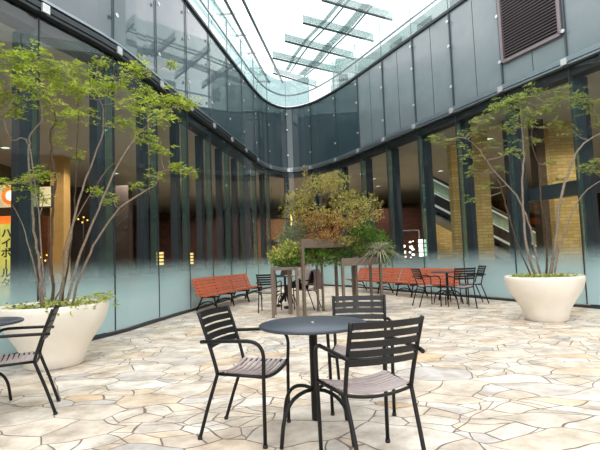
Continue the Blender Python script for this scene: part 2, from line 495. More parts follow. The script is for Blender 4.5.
outwall('wall_mall_left', 0, 13 * SUB, 'mwall')
outwall('wall_mall_back', 13 * SUB, 18 * SUB, 'mwall')
outwall('wall_mall_right', 18 * SUB, NB * SUB, 'mwall')

# upper facade: grey panels, channel, soffit, top cap, one run per side
for side, (a, b) in (('left', LEFT), ('back', BACK), ('right', RIGHT)):
    i0, i1 = a * SUB, b * SUB
    wl = struct(strip(MB(), i0, i1, .0, .16, ZB + .1, ZT).build('wall_' + side, 'panel' if side == 'right' else 'panel_gloss'))
    mb = MB()
    for k in range(a, b if side == 'right' else a):     # thin upright joint in the middle of each bay
        for q in (SUB // 2,):
            p = CURVE[k * SUB + q]; n = NORM[k * SUB + q]
            c = p - n * .001; mb.box((c.x, c.y, (ZB + ZT) / 2 + .05), (.012, .008, ZT - ZB - .14), math.atan2(n.y, n.x) + PI / 2)
    mb.build('panel_joint', 'dark_steel', wl)
    mb = MB()
    for z0, z1, o0 in ((4.80, 4.845, -.10), (4.855, 4.90, -.12), (4.91, 4.95, -.10), (4.955, 4.985, -.06)):
        strip(mb, i0, i1, o0, .02, z0, z1)
    mb.build('channel', 'channel' if side != 'left' else 'dark_steel', wl)
    if side == 'left': strip(MB(), i0, i1, -.10, .02, 4.99, 5.03).build('light_lip', 'channel', wl)
    strip(MB(), i0, i1, .03, .32, 4.60, 4.96).build('soffit', 'soffit', wl)
    strip(MB(), i0, i1, -.06, .2, ZT, ZT + .07).build('top_cap', 'cap', wl)
    struct(strip(MB(), i0, i1, -.04, .05, 0, .05).build('baseboard_' + side, 'dark_steel'))

# windows: one per bay, each with its joint line, fin and brackets
wn = 0
for k in range(NB):
    i0, i1 = k * SUB, (k + 1) * SUB
    wn += 1
    pane = struct(strip(MB(), i0, i1, -.006, .006, .07, 4.80).build('window_%d' % wn, 'glass_low'))
    p, n = CURVE[i1], NORM[i1]; ang = math.atan2(n.y, n.x) + PI / 2
    MB().box((p.x, p.y, 2.43), (.022, .03, 4.72), ang).build('joint', 'dark_steel', pane)
    c = p + n * .09; MB().box((c.x, c.y, 2.35), (.016, .14, 4.5), ang).build('glass_fin', 'glass_fin', pane)
    c = p - n * .135; MB().box((c.x, c.y, ZB), (.12, .03, .13), ang).build('bracket', 'silver', pane)
    # upper run: dark mullion on the panels with clips, carried up as the guard's post
    ug = struct(MB().box((p.x - n.x * .02, p.y - n.y * .02, (ZB + ZT) / 2), (.035 if k >= 17 else .014, .05 if k >= 17 else .02, ZT - ZB), ang).build('trim_%d' % wn, 'mullion'))
    MB().box((p.x - n.x * .035, p.y - n.y * .035, (8.8 + ZT) / 2), (.012, .03, 8.8 - ZT), ang).build('guard_post', 'channel', ug)
    for z in (5.52, 6.62, 7.3):
        c = p - n * .085
        cl = MB().lathe([(.038, -.012), (.038, .012)], (0, 0, 0), 12).build('clip', 'silver', ug)
        cl.location = (c.x, c.y, z); cl.rotation_euler = (PI / 2, 0, ang)
    wn2 = strip(MB(), i0, i1, -.03, -.018, ZT + .1, 8.8).build('window_%d' % (100 + wn), 'glass_guard' if k < 16 else 'glass_clear'); struct(wn2)
    strip(MB(), i0, i1, -.05, -.01, 8.12, 8.17).build('handrail', 'channel', wn2)
    # slate steel columns just inside every joint
    c = p + n * .33
    struct(MB().box((c.x, c.y, 2.3), (.2, .16, 4.6), ang).build('column', 'slate'))

# ventilation grille on the bay right of the tree
A, B = Vector((4.844, 10.2, 0)), Vector((5.50, 8.80, 0)); u = (B - A).normalized(); nn = Vector((-u.y, u.x, 0))
vr = tag(empty('ventilation_grille', A - nn * .05), 'large louvred mauve grey ventilation grille high on the right-hand grey facade', 'vent')
mb = MB(); s0, s1 = .07, 1.47
for (a, b) in (((s0, 5.5), (s1, 5.5)), ((s0, 7.35), (s1, 7.35)), ((s0, 5.5), (s0, 7.35)), ((s1, 5.5), (s1, 7.35))):
    mb.bar(u * a[0] + Vector((0, 0, a[1])), u * b[0] + Vector((0, 0, b[1])), .06, .07, nn)
mb.build('frame', 'vent', vr)
mb = MB()
for i in range(27):
    z = 5.55 + i * .067
    a = u * (s0 + .02) + Vector((0, 0, z)); b = u * (s1 - .02) + Vector((0, 0, z))
    t0 = -nn * .035 - Vector((0, 0, .012)); t1 = nn * .02 + Vector((0, 0, .012))
    mb.add([a + t0, b + t0, b + t1, a + t1, a + t0 - Vector((0, 0, .012)), b + t0 - Vector((0, 0, .012)), b + t1 - Vector((0, 0, .012)), a + t1 - Vector((0, 0, .012))],
           [(0, 1, 2, 3), (7, 6, 5, 4), (0, 4, 5, 1), (1, 5, 6, 2), (2, 6, 7, 3), (3, 7, 4, 0)])
mb.build('louvres', 'vent', vr)
MB().bar(u * s0 + nn * .045 + Vector((0, 0, 6.42)), u * s1 + nn * .045 + Vector((0, 0, 6.42)), .006, 1.82, nn).build('backing', 'black', vr)

# white parapet and tower beyond the right-hand roof
mb = MB(); strip(mb, 17 * SUB, 27 * SUB, 1.2, 1.4, 7.5, 9.0)
pw = struct(mb.build('wall_parapet', 'white'))
for k in range(18, 26):
    i = k * SUB + 2; p = CURVE[i] + NORM[i] * 1.2
    MB().box((p.x, p.y, 8.55), (.7, .05, .4), math.atan2(NORM[i].y, NORM[i].x) + PI / 2).build('recess', 'dark_steel', pw)
tw = tag(empty('roof_building', (2.9, 24.5, 7.5)), 'white roof building rising behind the far right end of the glass guard', 'building')
MB().box((0, 0, 1.9), (1.5, 4, 3.8)).build('wall', 'white', tw)
for x in (-.4, .4):
    for z in (.9, 2.6):
        MB().box((x, -2.01, z), (.45, .06, .7)).build('window', 'dark_steel', tw)

# ------------------------------------------------------------------ glass canopy over the right and back
ZC = 9.0
can = tag(empty('glass_canopy', (1.5, 16, ZC)), 'glass canopy on steel arms over the right and back of the courtyard', 'canopy')
arms = [((.92, 13.26), (3.35, 14.6)), ((.35, 14.57), (2.95, 16.05)), ((-.3, 15.79), (2.4, 17.5)), ((-.82, 17.14), (2.0, 18.9)), ((-.9, 18.6), (1.0, 20.3))]
O = Vector((1.5, 16, 0))
for (a, b) in arms:
    a = Vector((*a, 0)) - O; b = Vector((*b, 0)) - O
    MB().bar(a, b, .06, .05).build('arm', 'dark_steel', can)
    MB().bar(a + Vector((0, 0, .17)), b + Vector((0, 0, .17)), .02, .22).build('glass_beam', 'glass_beam', can)
for (a1, b1), (a2, b2) in zip(arms[:-1], arms[1:]):
    P = [Vector((*q, .34)) - O for q in (a1, b1, b2, a2)]
    mb = MB(); mb.prism(P, .34, .355)
    mb.build('roof_pane', 'glass_clear', can)
for f in (.38, .70):
    pts = [Vector((*a, .3)).lerp(Vector((*b, .3)), f) - O for a, b in arms]
    MB().tube(pts, .03, 6).build('purlin', 'channel', can)
for f, wd in ((.30, .14), (.62, .3)):
    mb = MB()
    for (a0, b0), (a1, b1) in zip(arms[:-1], arms[1:]):
        q0 = Vector((*a0, .3)).lerp(Vector((*b0, .3)), f) - O; q1 = Vector((*a1, .3)).lerp(Vector((*b1, .3)), f) - O
        mb.bar(q0, q1, wd, .015)
    mb.build('shade_band', 'glass_beam', can)
# long edge tubes on the left with their glass blades
lt = tag(empty('edge_gantry', (-1.5, 14, ZC)), 'pair of long steel tubes with glass blades high over the left facade', 'gantry')
O2 = Vector((-1.5, 14, 0))
for (a, b) in (((-2.55, 9.0), (-1.15, 19.6)), ((-2.06, 9.0), (-.55, 19.6))):
    MB().tube([Vector((*a, 0)) - O2, Vector((*b, 0)) - O2], .055, 8).build('tube', 'channel', lt)
for i in range(8):
    y = 9.6 + i * 1.4; t = (y - 9) / 10.6; x = -2.55 + 1.4 * t
    MB().bar(Vector((x - .5, y, -.02)) - O2, Vector((x + .12, y, -.02)) - O2, .05, .05).build('spider_bracket', 'silver', lt)
mb = MB()
for i in range(7):
    y0, y1 = 9.1 + i * 1.4, 10.46 + i * 1.4; x = lambda y: -2.55 + 1.4 * (y - 9) / 10.6
    mb.prism([Vector((x(y0) - .5, y0, 0)) - O2, Vector((x(y0), y0, 0)) - O2, Vector((x(y1), y1, 0)) - O2, Vector((x(y1) - .5, y1, 0)) - O2], .02, .035)
mb.build('glass_blade', 'glass_clear', lt)
for i in range(5):
    y = 11.0 + i * 1.9; t = (y - 9) / 10.6; x = -2.8 + 1.4 * t
    MB().bar(Vector((x, y, 0)) - O2, Vector((x - .2, y, -1.3)) - O2, .05, .02).build('glass_post', 'glass_fin', lt)

# ------------------------------------------------------------------ inside the mall
for (p, w_, d_, z1, nm) in (((5.22, 12.9), .46, .4, 4.6, 'brick'), ((4.8, 13.6), .34, .34, 4.6, 'brick'), ((7.25, 12.4), .8, .7, 4.6, 'brick')):
    struct(MB().box((p[0], p[1], z1 / 2), (w_, d_, z1)).build('pillar', 'brick_y'))
struct(MB().box((5.1, 16.6, 1.5), (1.0, .4, 3.0)).build('wall_brick', 'brick_y'))
struct(MB().box((5.62, 11.75, 2.3), (.22, .22, 4.6), .2).build('column', 'slate'))
struct(MB().box((6.4, 11.85, 2.3), (.26, .26, 4.6), .2).build('column', 'barkdark'))
hd = A + nn * .62 - u * .5; hb = B + nn * .62
struct(MB().bar(hd + Vector((0, 0, 2.42)), hb + Vector((0, 0, 2.42)), .26, .3, nn).build('beam', 'slate'))
for q in ((hd + hb) / 2 - u * .28, (hd + hb) / 2 + u * .28):
    pass
# dark shop fronts
struct(MB().box((4.6, 24, 1.8), (5.6, .3, 3.6)).build('wall_shop_right', 'brick_r'))
struct(MB().box((-6.3, 23, 1.6), (4.2, .3, 3.2)).build('wall_shop_left', 'brick_r'))
struct(MB().box((-.6, 26, 1.7), (4.2, .3, 3.4)).build('wall_shop_back', 'brown2'))
struct(MB().box((-7.48, 14.0, 2.3), (.42, .4, 4.6)).build('pillar', 'tan'))
struct(MB().box((-7.85, 17.5, 2.1), (2.5, .4, 4.2)).build('wall_booth', 'darkwall'))
struct(MB().box((-8.9, 15.0, 1.42), (1.1, .3, 2.85)).build('wall_booth_brown', 'brown'))
struct(MB().box((9.6, 11.6, 1.7), (2.2, .3, 3.4)).build('wall_shop_near', 'darkwall'))

# lit signs of the restaurant, behind the left glass
sg = tag(empty('light_box_sign', (-8.35, 12.5, 3.18)), 'lit cream light box with an orange ring behind the leftmost glass', 'sign')
MB().box((0, 0, 0), (1.1, .12, .62)).build('face', 'sign_cream', sg)
MB().tube([(.32 + .18 * math.cos(a), -.075, .2 * math.sin(a)) for a in [i * PI / 10 for i in range(21)]], .06, 8).build('ring', 'sign_orange', sg)
dc = MB().lathe([(.13, -.01), (.13, .01)], (0, 0, 0), 20).build('disc', 'sign_white', sg); dc.location = (.32, -.07, 0); dc.rotation_euler = (PI / 2, 0, 0)
sg2 = tag(empty('light_box_sign', (-7.2, 12.5, 3.12)), 'pale cream light box sign beside the tan pillar', 'sign')
MB().box((0, 0, 0), (.56, .12, .55)).build('face', 'sign_cream', sg2)
MB().box((0, .02, 0), (.62, .12, .61)).build('frame', 'dark_steel', sg2)
st = tag(MB().box((-8.5, 12.6, 2.5), (1.3, .2, .24)).build('light_strip', 'sign_orange'), 'orange light strip glowing under the restaurant light boxes', 'lamp')
bn = tag(empty('banner_sign', (-5.92, 8.6, 0)), 'yellow vertical Japanese drinks banner behind the leftmost glass', 'banner')
MB().box((0, 0, 1.24), (.78, .02, 1.55)).build('cloth', 'sign_yellow', bn)
MB().tube([(-.4, .03, 0), (-.4, .03, 2.25)], .012).build('pole', 'dark_steel', bn)
MB().box((.10, -.012, 1.55), (.15, .008, .75)).build('red_panel', 'sign_red', bn)


def text(name, s, loc, size, mat, parent, line=.95, rz=0):
    c = D.curves.new(name, 'FONT'); c.body = s; c.size = size; c.extrude = .003; c.space_line = line
    c.align_x = 'CENTER'; c.align_y = 'TOP'; c.offset = .004; c.materials.append(MAT[mat])
    o = D.objects.new(name, c); COL.objects.link(o); o.parent = parent; o.location = loc; o.rotation_euler = (PI / 2, 0, rz)
    bpy.context.view_layer.update()
    me = D.meshes.new_from_object(o.evaluated_get(bpy.context.evaluated_depsgraph_get()))
    m_ = D.objects.new(name, me); COL.objects.link(m_); m_.parent = parent; m_.location = loc; m_.rotation_euler = o.rotation_euler
    D.objects.remove(o); return m_


text('lettering', 'ハ\nイ\nボ\n|\nル\nタ', (.30, -.016, 1.93), .20, 'ink', bn, .95)

# lit display boards seen through the right glass
db = tag(empty('display_board', (3.76, 15.4, 1.0)), 'framed glass board with pale lit patches behind the right glass', 'sign')
mb = MB()
for (a, b) in (((-.3, 0), (-.3, .95)), ((.3, 0), (.3, .95)), ((-.3, .95), (.3, .95))):
    mb.tube([(a[0], 0, a[1]), (b[0], 0, b[1])], .015, 6)
for x in (-.3, .3): mb.tube([(x, 0, 0), (x, 0, -1.0)], .015, 6)
mb.build('frame', 'silver', db)
mb = MB(); rnd = random.Random(3)
for (x, z, a, b) in ((-.22, .42, .07, .1), (-.21, .22, .06, .1), (-.2, .06, .07, .07), (-.02, .55, .08, .06), (.08, .58, .04, .04), (0, .38, .13, .11), (.06, .30, .1, .07), (-.04, .2, .08, .06), (.06, .12, .12, .09), (-.02, .03, .05, .05)):
    pts = [(x + a * .55 * math.cos(t) * rnd.uniform(.7, 1.15), z + b * .55 * math.sin(t) * rnd.uniform(.7, 1.15)) for t in [i * PI / 4 for i in range(8)]]
    mb = MB(); mb.add([(p, -.02, q) for p, q in pts] + [(p, .0, q) for p, q in pts], [tuple(range(8)), tuple(range(15, 7, -1))] + [(i, 8 + i, 8 + (i + 1) % 8, (i + 1) % 8) for i in range(8)])
    mb.build('lit_patch', 'sign_white', db)
db2 = tag(empty('menu_board', (4.08, 15.1, 1.05)), 'tall bright white menu board right of the framed glass board', 'sign')
mb = MB()
for i in range(4):
    mb.box((0, 0, .06 + i * .15), (.26, .03, .12))
mb.build('lit_rows', 'sign_white', db2); MB().box((0, .03, -.2), (.3, .02, 1.6)).build('board', 'black', db2)
for (px, Y_, lb) in ((160, 11.0, 'added orange glow rows for reflected menu light, low behind the left glass, between the tree and the bench'), (191.5, 12.6, 'narrow added orange glow rows for reflected menu light behind the left glass, just above the long bench')):
    q = at(px, 258, Y_); mr = tag(empty('reflection_glow', (q.x, q.y, 0)), lb, 'sign'); wd = .17 if px < 170 else .1  # added glowing rows imitate menu light mirrored in the left glass
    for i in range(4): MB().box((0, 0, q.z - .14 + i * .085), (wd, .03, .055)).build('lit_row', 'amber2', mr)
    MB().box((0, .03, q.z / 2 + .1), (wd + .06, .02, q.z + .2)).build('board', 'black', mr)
ln = tag(MB().lathe([(.05, -.34), (.14, -.3), (.17, -.1), (.17, .15), (.1, .3), (.03, .34)], (0, 0, 0), 16).build('paper_lantern', 'amber', None, (-.55, 22, 3.0)), 'glowing amber lantern behind the back glass above the lime bush', 'lantern')
MB().tube([(0, 0, .3), (0, 0, 1.6)], .01, 6).build('cord', 'black', ln)
sb_ = tag(empty('shop_sign', (-1.5, 21.5, 1.9)), 'small black hanging shop board behind the back glass', 'sign')
MB().box((0, 0, 0), (.75, .06, .26)).build('board', 'black', sb_)
MB().tube([(-.2, 0, .13), (-.2, 0, 2.7)], .01, 6).build('hanger', 'black', sb_); MB().tube([(.2, 0, .13), (.2, 0, 2.7)], .01, 6).build('hanger', 'black', sb_)

for (px, py, Y_, lb) in ((83, 219, 13.2, 'cluster of small amber bulbs glowing beside the tan pillar'), (46, 257, 12.6, 'small pair of amber bulbs low behind the leftmost tree stems')):
    q = at(px, py, Y_); wl_ = tag(empty('bulb_cluster', q), lb, 'lamp')
    for (dx, dz) in ((-.14, 0), (.02, .05), (.13, -.04), (-.02, -.1)):
        MB().lathe([(.004, -.022), (.018, -.012), (.022, 0), (.018, .012), (.004, .022)], (dx, 0, dz), 10).build('bulb', 'amber', wl_)
    MB().tube([(0, .03, -q.z), (0, .03, 0)], .008, 6).build('stand', 'black', wl_)
# recessed downlights, each with its lamp
mb = MB().lathe([(.11, -.015), (.11, .0)], (0, 0, 0), 16)
dl0 = empty('downlight'); mb.build('lens', 'lamp', dl0)
MB().lathe([(.13, -.02), (.13, 0.0), (.115, 0), (.115, -.02), (.13, -.02)], (0, 0, 0), 16).build('rim', 'white', dl0)
spots = [(-8.3, 12.6), (-6.2, 13.6), (-4.9, 11.2), (-6.9, 16.8), (-5.0, 18.6), (-5.6, 8.8), (-7.2, 6.2), (-4.3, 15.2), (-3.3, 20.5), (-4.3, 23.0), (-2.0, 23.5), (-.8, 24.0), (1.0, 23), (3.4, 20.2), (4.0, 22.4), (6.0, 18.8),
         (6.4, 15.6), (7.6, 10.2), (9.8, 8.4), (5.9, 13.6), (8.9, 12.6), (8.2, 16.5), (10.8, 13.6), (2.7, 18.8), (9.4, 5.2), (11.6, 9.8)]
for i, (x, y) in enumerate(spots):
    r = dl0 if i == 0 else copy_tree(dl0)
    r.location = (x, y, 4.6)
    tag(r, 'small round recessed downlight in the beige mall ceiling behind the glass', 'ceiling light', 'recessed downlights in the mall ceiling')
    ld = D.lights.new('downlight_lamp', 'SPOT'); ld.energy = 190; ld.color = (1, .88, .72); ld.shadow_soft_size = .06; ld.spot_size = 2.6; ld.spot_blend = .6
    lo = D.objects.new('downlight_lamp', ld); COL.objects.link(lo); lo.parent = r; lo.location = (0, 0, -.03)

# escalator
es = tag(empty('escalator', (0, 14, 0)), 'escalator rising to the left behind the glass between two brick pillars', 'escalator')
SL = math.tan(math.radians(30)); zh = lambda x: .95 + max(0, (8.65 - x)) * SL
for y in (0, 1.1):
    mb = MB(); X = [4.2, 8.65]
    mb.add([(4.2, y - .008, zh(4.2)), (8.65, y - .008, .95), (8.65, y - .008, .12), (4.2, y - .008, zh(4.2) - .85),
            (4.2, y + .008, zh(4.2)), (8.65, y + .008, .95), (8.65, y + .008, .12), (4.2, y + .008, zh(4.2) - .85)],
           [(3, 2, 1, 0), (4, 5, 6, 7), (0, 1, 5, 4), (1, 2, 6, 5), (2, 3, 7, 6), (3, 0, 4, 7)])
    mb.add([(8.65, y - .008, .12), (9.4, y - .008, .12), (9.4, y - .008, .95), (8.65, y - .008, .95), (8.65, y + .008, .12), (9.4, y + .008, .12), (9.4, y + .008, .95), (8.65, y + .008, .95)],
           [(0, 1, 2, 3), (7, 6, 5, 4), (0, 4, 5, 1), (1, 5, 6, 2), (2, 6, 7, 3), (3, 7, 4, 0)])
    mb.build('balustrade', 'glass_esc', es)
    MB().tube([(4.2, y, zh(4.2) + .02), (8.6, y, 1.0), (8.9, y, .97), (9.3, y, .95), (9.5, y, .8), (9.45, y, .6)], .045, 8).build('handrail', 'rubber', es)
    MB().bar((4.2, y, zh(4.2) - .06), (8.65, y, .89), .05, .05, (0, 1, 0)).build('light_strip', 'steelstrip', es)
    MB().bar((4.2, y, zh(4.2) - .48), (8.65, y, .47), .06, .04, (0, 1, 0)).build('light_strip', 'steelstrip', es)
    MB().bar((4.2, y, zh(4.2) - .68), (8.65, y, .27), .10, .30, (0, 1, 0)).build('skirt', 'black', es)
    MB().bar((4.2, y - .06, zh(4.2) - .88), (8.65, y - .06, .07), .05, .06, (0, 1, 0)).build('lower_trim', 'steelstrip', es)
mb = MB()
for i in range(22):
    x = 8.5 - i * .2; mb.box((x, .55, .05 + i * .2 * SL), (.2, .95, .2 * SL))
mb.build('steps', 'dark_steel', es)
MB().bar((4.2, .55, zh(4.2) - 1.15), (8.3, .55, .0), 1.0, .06, (0, 1, 0)).build('truss', 'channel', es)

# ------------------------------------------------------------------ planters and trees
PROF = [(.305, 0), (.325, .015), (.345, .12), (.395, .24), (.47, .36), (.535, .46), (.575, .56), (.598, .65), (.60, .70), (.59, .725), (.56, .72), (.54, .69), (.52, .62)]


def planter(loc, label):
    r = tag(empty('planter', loc), label, 'planter')
    MB().lathe(PROF, n=56).build('bowl', 'pot', r)
    MB().lathe([(.01, .55), (.51, .60), (.53, .645), (.3, .68), (.01, .69)], n=32).build('soil', 'soil', r)
    return r


PL = Vector((-3.0, 5.5, 0)); PR = Vector((4.02, 7.55, 0))
planter(PL, 'large round cream planter at the left under the wide green tree')
planter(PR, 'large round cream planter at the right, nearer the escalator glass')


def leaf(mb, p, size, nrm, dirv, ratio=.42):
    d = (dirv - nrm * dirv.dot(nrm))
    if d.length < 1e-3: d = nrm.orthogonal()
    d.normalize(); s_ = nrm.cross(d)
    a = p; t = p + d * size; m = p + d * size * .45 - nrm * size * .04
    mb.add([a, m + s_ * size * ratio / 2, t, m - s_ * size * ratio / 2], [(0, 1, 2, 3)])


def spray(mb, tw_, c, R, n, size, rnd, flat=.35, up_=.7, origin=None):
    """pinnate sprays: each rachis radiates from the cluster's centre and carries leaflet pairs"""
    for _ in range(n):
        a = rnd.uniform(0, 2 * PI); el = rnd.uniform(-.25, .55)
        d = Vector((math.cos(a) * math.cos(el), math.sin(a) * math.cos(el), math.sin(el) * 1.0))
        ln_ = R * rnd.uniform(.35, 1.0)
        base = c + Vector((rnd.gauss(0, .22) * R, rnd.gauss(0, .22) * R, rnd.gauss(0, flat * .5) * R))
        tip = base + Vector((d.x, d.y, d.z * flat * 1.4)) * ln_ * .75
        side = Vector((-d.y, d.x, 0)).normalized()
        k = max(3, int((tip - base).length / (size * .55)))
        for i in range(k + 1):
            p = base.lerp(tip, (i + .5) / (k + 1)); p.z -= (i / k) ** 2 * size * .6
            nr = Vector((rnd.gauss(0, .35), rnd.gauss(0, .35), 1)).normalized()
            for s_ in (-1, 1):
                if rnd.random() < .12: continue
                leaf(mb, p, size * rnd.uniform(.7, 1.15), nr, side * s_ + d * .6)
        if rnd.random() < .3: tw_.tube([c, base.lerp(c, .3), tip], [.004, .003, .0015], 4)


def tree(loc, Y0, stems, clusters, label, lm, seed, dens):
    rnd = random.Random(seed)
    root = tag(empty('tree', loc), label, 'tree')
    inv = lambda p: p - loc
    ends = []
    for (pts, r, m) in stems:
        P = [inv(at(x, y, Y0 + dy)) for (x, y, dy) in pts]
        P[0].z = .60 - loc.z
        Q = smoothpath(P, 4)
        # gentle natural irregularity
        Q = [q + Vector((rnd.gauss(0, .006), rnd.gauss(0, .006), 0)) for q in Q]
        rr = [r * .74 * (1 - .72 * i / (len(Q) - 1)) for i in range(len(Q))]
        MB().tube(Q, rr, 8).build('trunk', m, root)
        ends += Q[len(Q) // 3:]
    tw_ = MB(); lf = MB(); br = MB()
    for (x, y, dy, R, n) in clusters:
        if x < 45: dy = -abs(dy) - .4 + x * .006
        c = inv(at(x, y, Y0 + dy))
        q = min(ends, key=lambda e: (e - c).length + max(0, e.z - c.z) * 1.5)
        mid = q.lerp(c, .5) + Vector((0, 0, -.04))
        bb = MB()
        if x > 170 and Y0 < 6: R *= .75
        bb.tube(smoothpath([q, mid, c], 3), [.008 * (1 - .08 * i) for i in range(7)], 5)
        spray(lf, bb, c, R * .95, int(n * dens), .060, rnd)
        bb.build('branch', 'bark', root)
    f = lf.build('foliage', lm, root)
    return root


stL = [([(44, 303, 0), (40, 270, .0), (35, 240, .1), (32, 200, .1), (29, 155, .1), (30, 135, .1), (42, 118, .2), (36, 85, .2)], .026, 'bark'),
       ([(42, 303, .1), (33, 262, .1), (22, 225, .1), (12, 205, .1)], .016, 'bark'),
       ([(53, 303, -.1), (51, 260, -.1), (52, 220, -.1), (55, 180, -.2), (52, 160, -.2), (50, 135, -.2), (56, 115, -.2), (44, 95, -.2), (38, 70, -.3)], .026, 'barkdark'),
       ([(58, 304, 0), (66, 260, 0), (72, 230, 0), (82, 190, .1), (98, 148, .2), (104, 120, .2), (100, 100, .2), (95, 80, .3)], .024, 'bark'),
       ([(60, 304, .1), (68, 265, .1), (74, 215, .2), (76, 180, .2), (78, 120, .2), (77, 75, .3)], .018, 'barkdark'),
       ([(64, 304, -.1), (78, 262, -.1), (94, 220, -.1), (112, 178, -.1), (132, 142, 0), (152, 122, 0), (178, 105, 0)], .024, 'bark'),
       ([(68, 304, 0), (86, 262, .1), (102, 232, .2), (120, 208, .2), (140, 194, .3), (156, 184, .3), (160, 172, .3), (185, 168, .3)], .022, 'bark'),
       ([(50, 304, .2), (62, 282, .3), (66, 240, .3), (84, 205, .4), (108, 168, .5), (128, 160, .5)], .016, 'bark'),
       ([(49, 304, -.2), (44, 282, -.3), (30, 150, -.5), (12, 140, -.6), (3, 118, -.6)], .014, 'bark')]
clL = [(12, 62, .3, .38, 30), (34, 60, .1, .34, 28), (6, 90, -.3, .35, 28), (50, 72, -.2, .34, 26), (22, 78, .5, .36, 28), (58, 86, .3, .30, 22), (78, 90, -.1, .32, 28),
       (76, 70, .3, .3, 18), (40, 98, -.4, .28, 18), (16, 110, .2, .3, 18), (98, 84, .3, .30, 22), (84, 112, .3, .28, 16), (64, 118, -.3, .3, 16), (134, 68, .1, .3, 26), (112, 86, .0, .32, 28), (146, 92, .4, .26, 18),
       (136, 106, -.2, .32, 24), (160, 100, 0, .32, 28), (178, 100, .2, .3, 28), (190, 104, .3, .26, 18), (122, 122, .1, .28, 18), (164, 118, -.3, .26, 16), (145, 136, .2, .28, 18), (160, 148, .3, .28, 16), (176, 166, .3, .26, 18), (192, 170, .2, .2, 10),
       (152, 174, .3, .22, 10), (40, 172, -.4, .26, 16), (26, 182, .1, .28, 18), (44, 196, .1, .22, 12), (62, 140, .2, .25, 10), (98, 192, .4, .22, 12), (112, 198, .3, .2, 10), (138, 184, .5, .18, 8), (78, 156, .3, .2, 8), (6, 182, .2, .25, 10), (172, 64, 1.2, .2, 10), (98, 60, .4, .22, 12)]
tree(PL, 5.55, stL, clL, 'slender many-stemmed green tree growing in the left cream planter', 'leaf', 11, 1.25)
stR = [([(538, 277, 0), (528, 255, 0), (524, 220, 0), (522, 180, 0), (524, 150, .1), (521, 120, .1), (520, 96, .1)], .036, 'bark'),
       ([(541, 277, .1), (534, 245, .1), (526, 215, .1), (512, 190, .2), (494, 172, .2), (480, 150, .2), (464, 138, .2), (446, 140, .2)], .026, 'bark'),
       ([(548, 277, 0), (556, 240, 0), (560, 200, 0), (570, 170, .1), (578, 150, .1), (592, 138, .1), (610, 130, .1)], .042, 'bark'),
       ([(545, 277, .2), (548, 230, .2), (540, 200, .2), (540, 170, .2), (532, 145, .2), (534, 120, .2), (546, 102, .2)], .026, 'barkdark'),
       ([(552, 277, -.1), (562, 240, -.2), (576, 205, -.3), (592, 186, -.4), (612, 176, -.4)], .022, 'bark'),
       ([(534, 277, -.1), (520, 250, -.2), (508, 215, -.2), (500, 185, -.2), (486, 160, -.2), (480, 130, -.2)], .018, 'barkdark')]
clR = [(438, 138, .2, .30, 12), (452, 142, .1, .3, 12), (468, 132, .4, .34, 16), (482, 118, .1, .34, 16), (500, 106, .1, .4, 26), (518, 100, .1, .42, 30), (532, 92, .3, .3, 18),
       (524, 118, -.2, .4, 22), (505, 128, .3, .34, 16), (488, 142, .2, .32, 12), (472, 156, .3, .34, 14), (546, 110, .2, .36, 20), (562, 96, .1, .4, 24), (580, 98, .3, .38, 22), (592, 104, .1, .36, 20),
       (552, 126, .4, .34, 14), (534, 140, .2, .3, 12), (512, 150, -.3, .3, 12), (590, 168, -.2, .34, 18), (600, 162, -.3, .34, 16), (470, 172, .2, .26, 8), (496, 168, .4, .28, 8), (572, 130, .3, .25, 8), (548, 160, .4, .25, 8), (556, 178, .2, .25, 8),
       (488, 186, .2, .22, 7), (600, 120, .1, .34, 14), (470, 198, .5, .22, 7)]
tree(PR, 7.55, stR, clR, 'slender many-stemmed tree with airy pale leaves growing in the right cream planter', 'leaf2', 5, 1.05)


def ground_cover(loc, label, n, seed, spill=0):
    rnd = random.Random(seed); mb = MB()
    for i in range(n):
        a = rnd.uniform(0, 2 * PI); r = .54 * math.sqrt(rnd.random())
        p = Vector((r * math.cos(a), r * math.sin(a), .66 + rnd.random() * .05))
        for _ in range(4):
            leaf(mb, p + Vector((rnd.gauss(0, .02), rnd.gauss(0, .02), rnd.random() * .05)), rnd.uniform(.04, .07), Vector((rnd.gauss(0, .6), rnd.gauss(0, .6), 1)).normalized(), Vector((rnd.gauss(0, 1), rnd.gauss(0, 1), .3)))
    for i in range(spill):
        a = rnd.uniform(-1.25, .5); r = rnd.uniform(.46, .68); h = .74 + rnd.random() * .09 - max(0, r - .59) * 1.5
        p = Vector((r * math.cos(a), r * math.sin(a), h))
        for _ in range(3):
            leaf(mb, p, rnd.uniform(.05, .09), Vector((rnd.gauss(0, .6), rnd.gauss(0, .6), 1)).normalized(), Vector((math.cos(a), math.sin(a), rnd.uniform(-.6, .5))), .3)
    return tag(mb.build('ground_cover', 'leaf_lime', None, loc), label, 'plants', kind='stuff')


ground_cover(PL, 'low leafy ground cover spilling over the rim of the left cream planter', 160, 2, 90)
ground_cover(PR, 'low leafy ground cover filling the top of the right cream planter', 260, 4, 0)


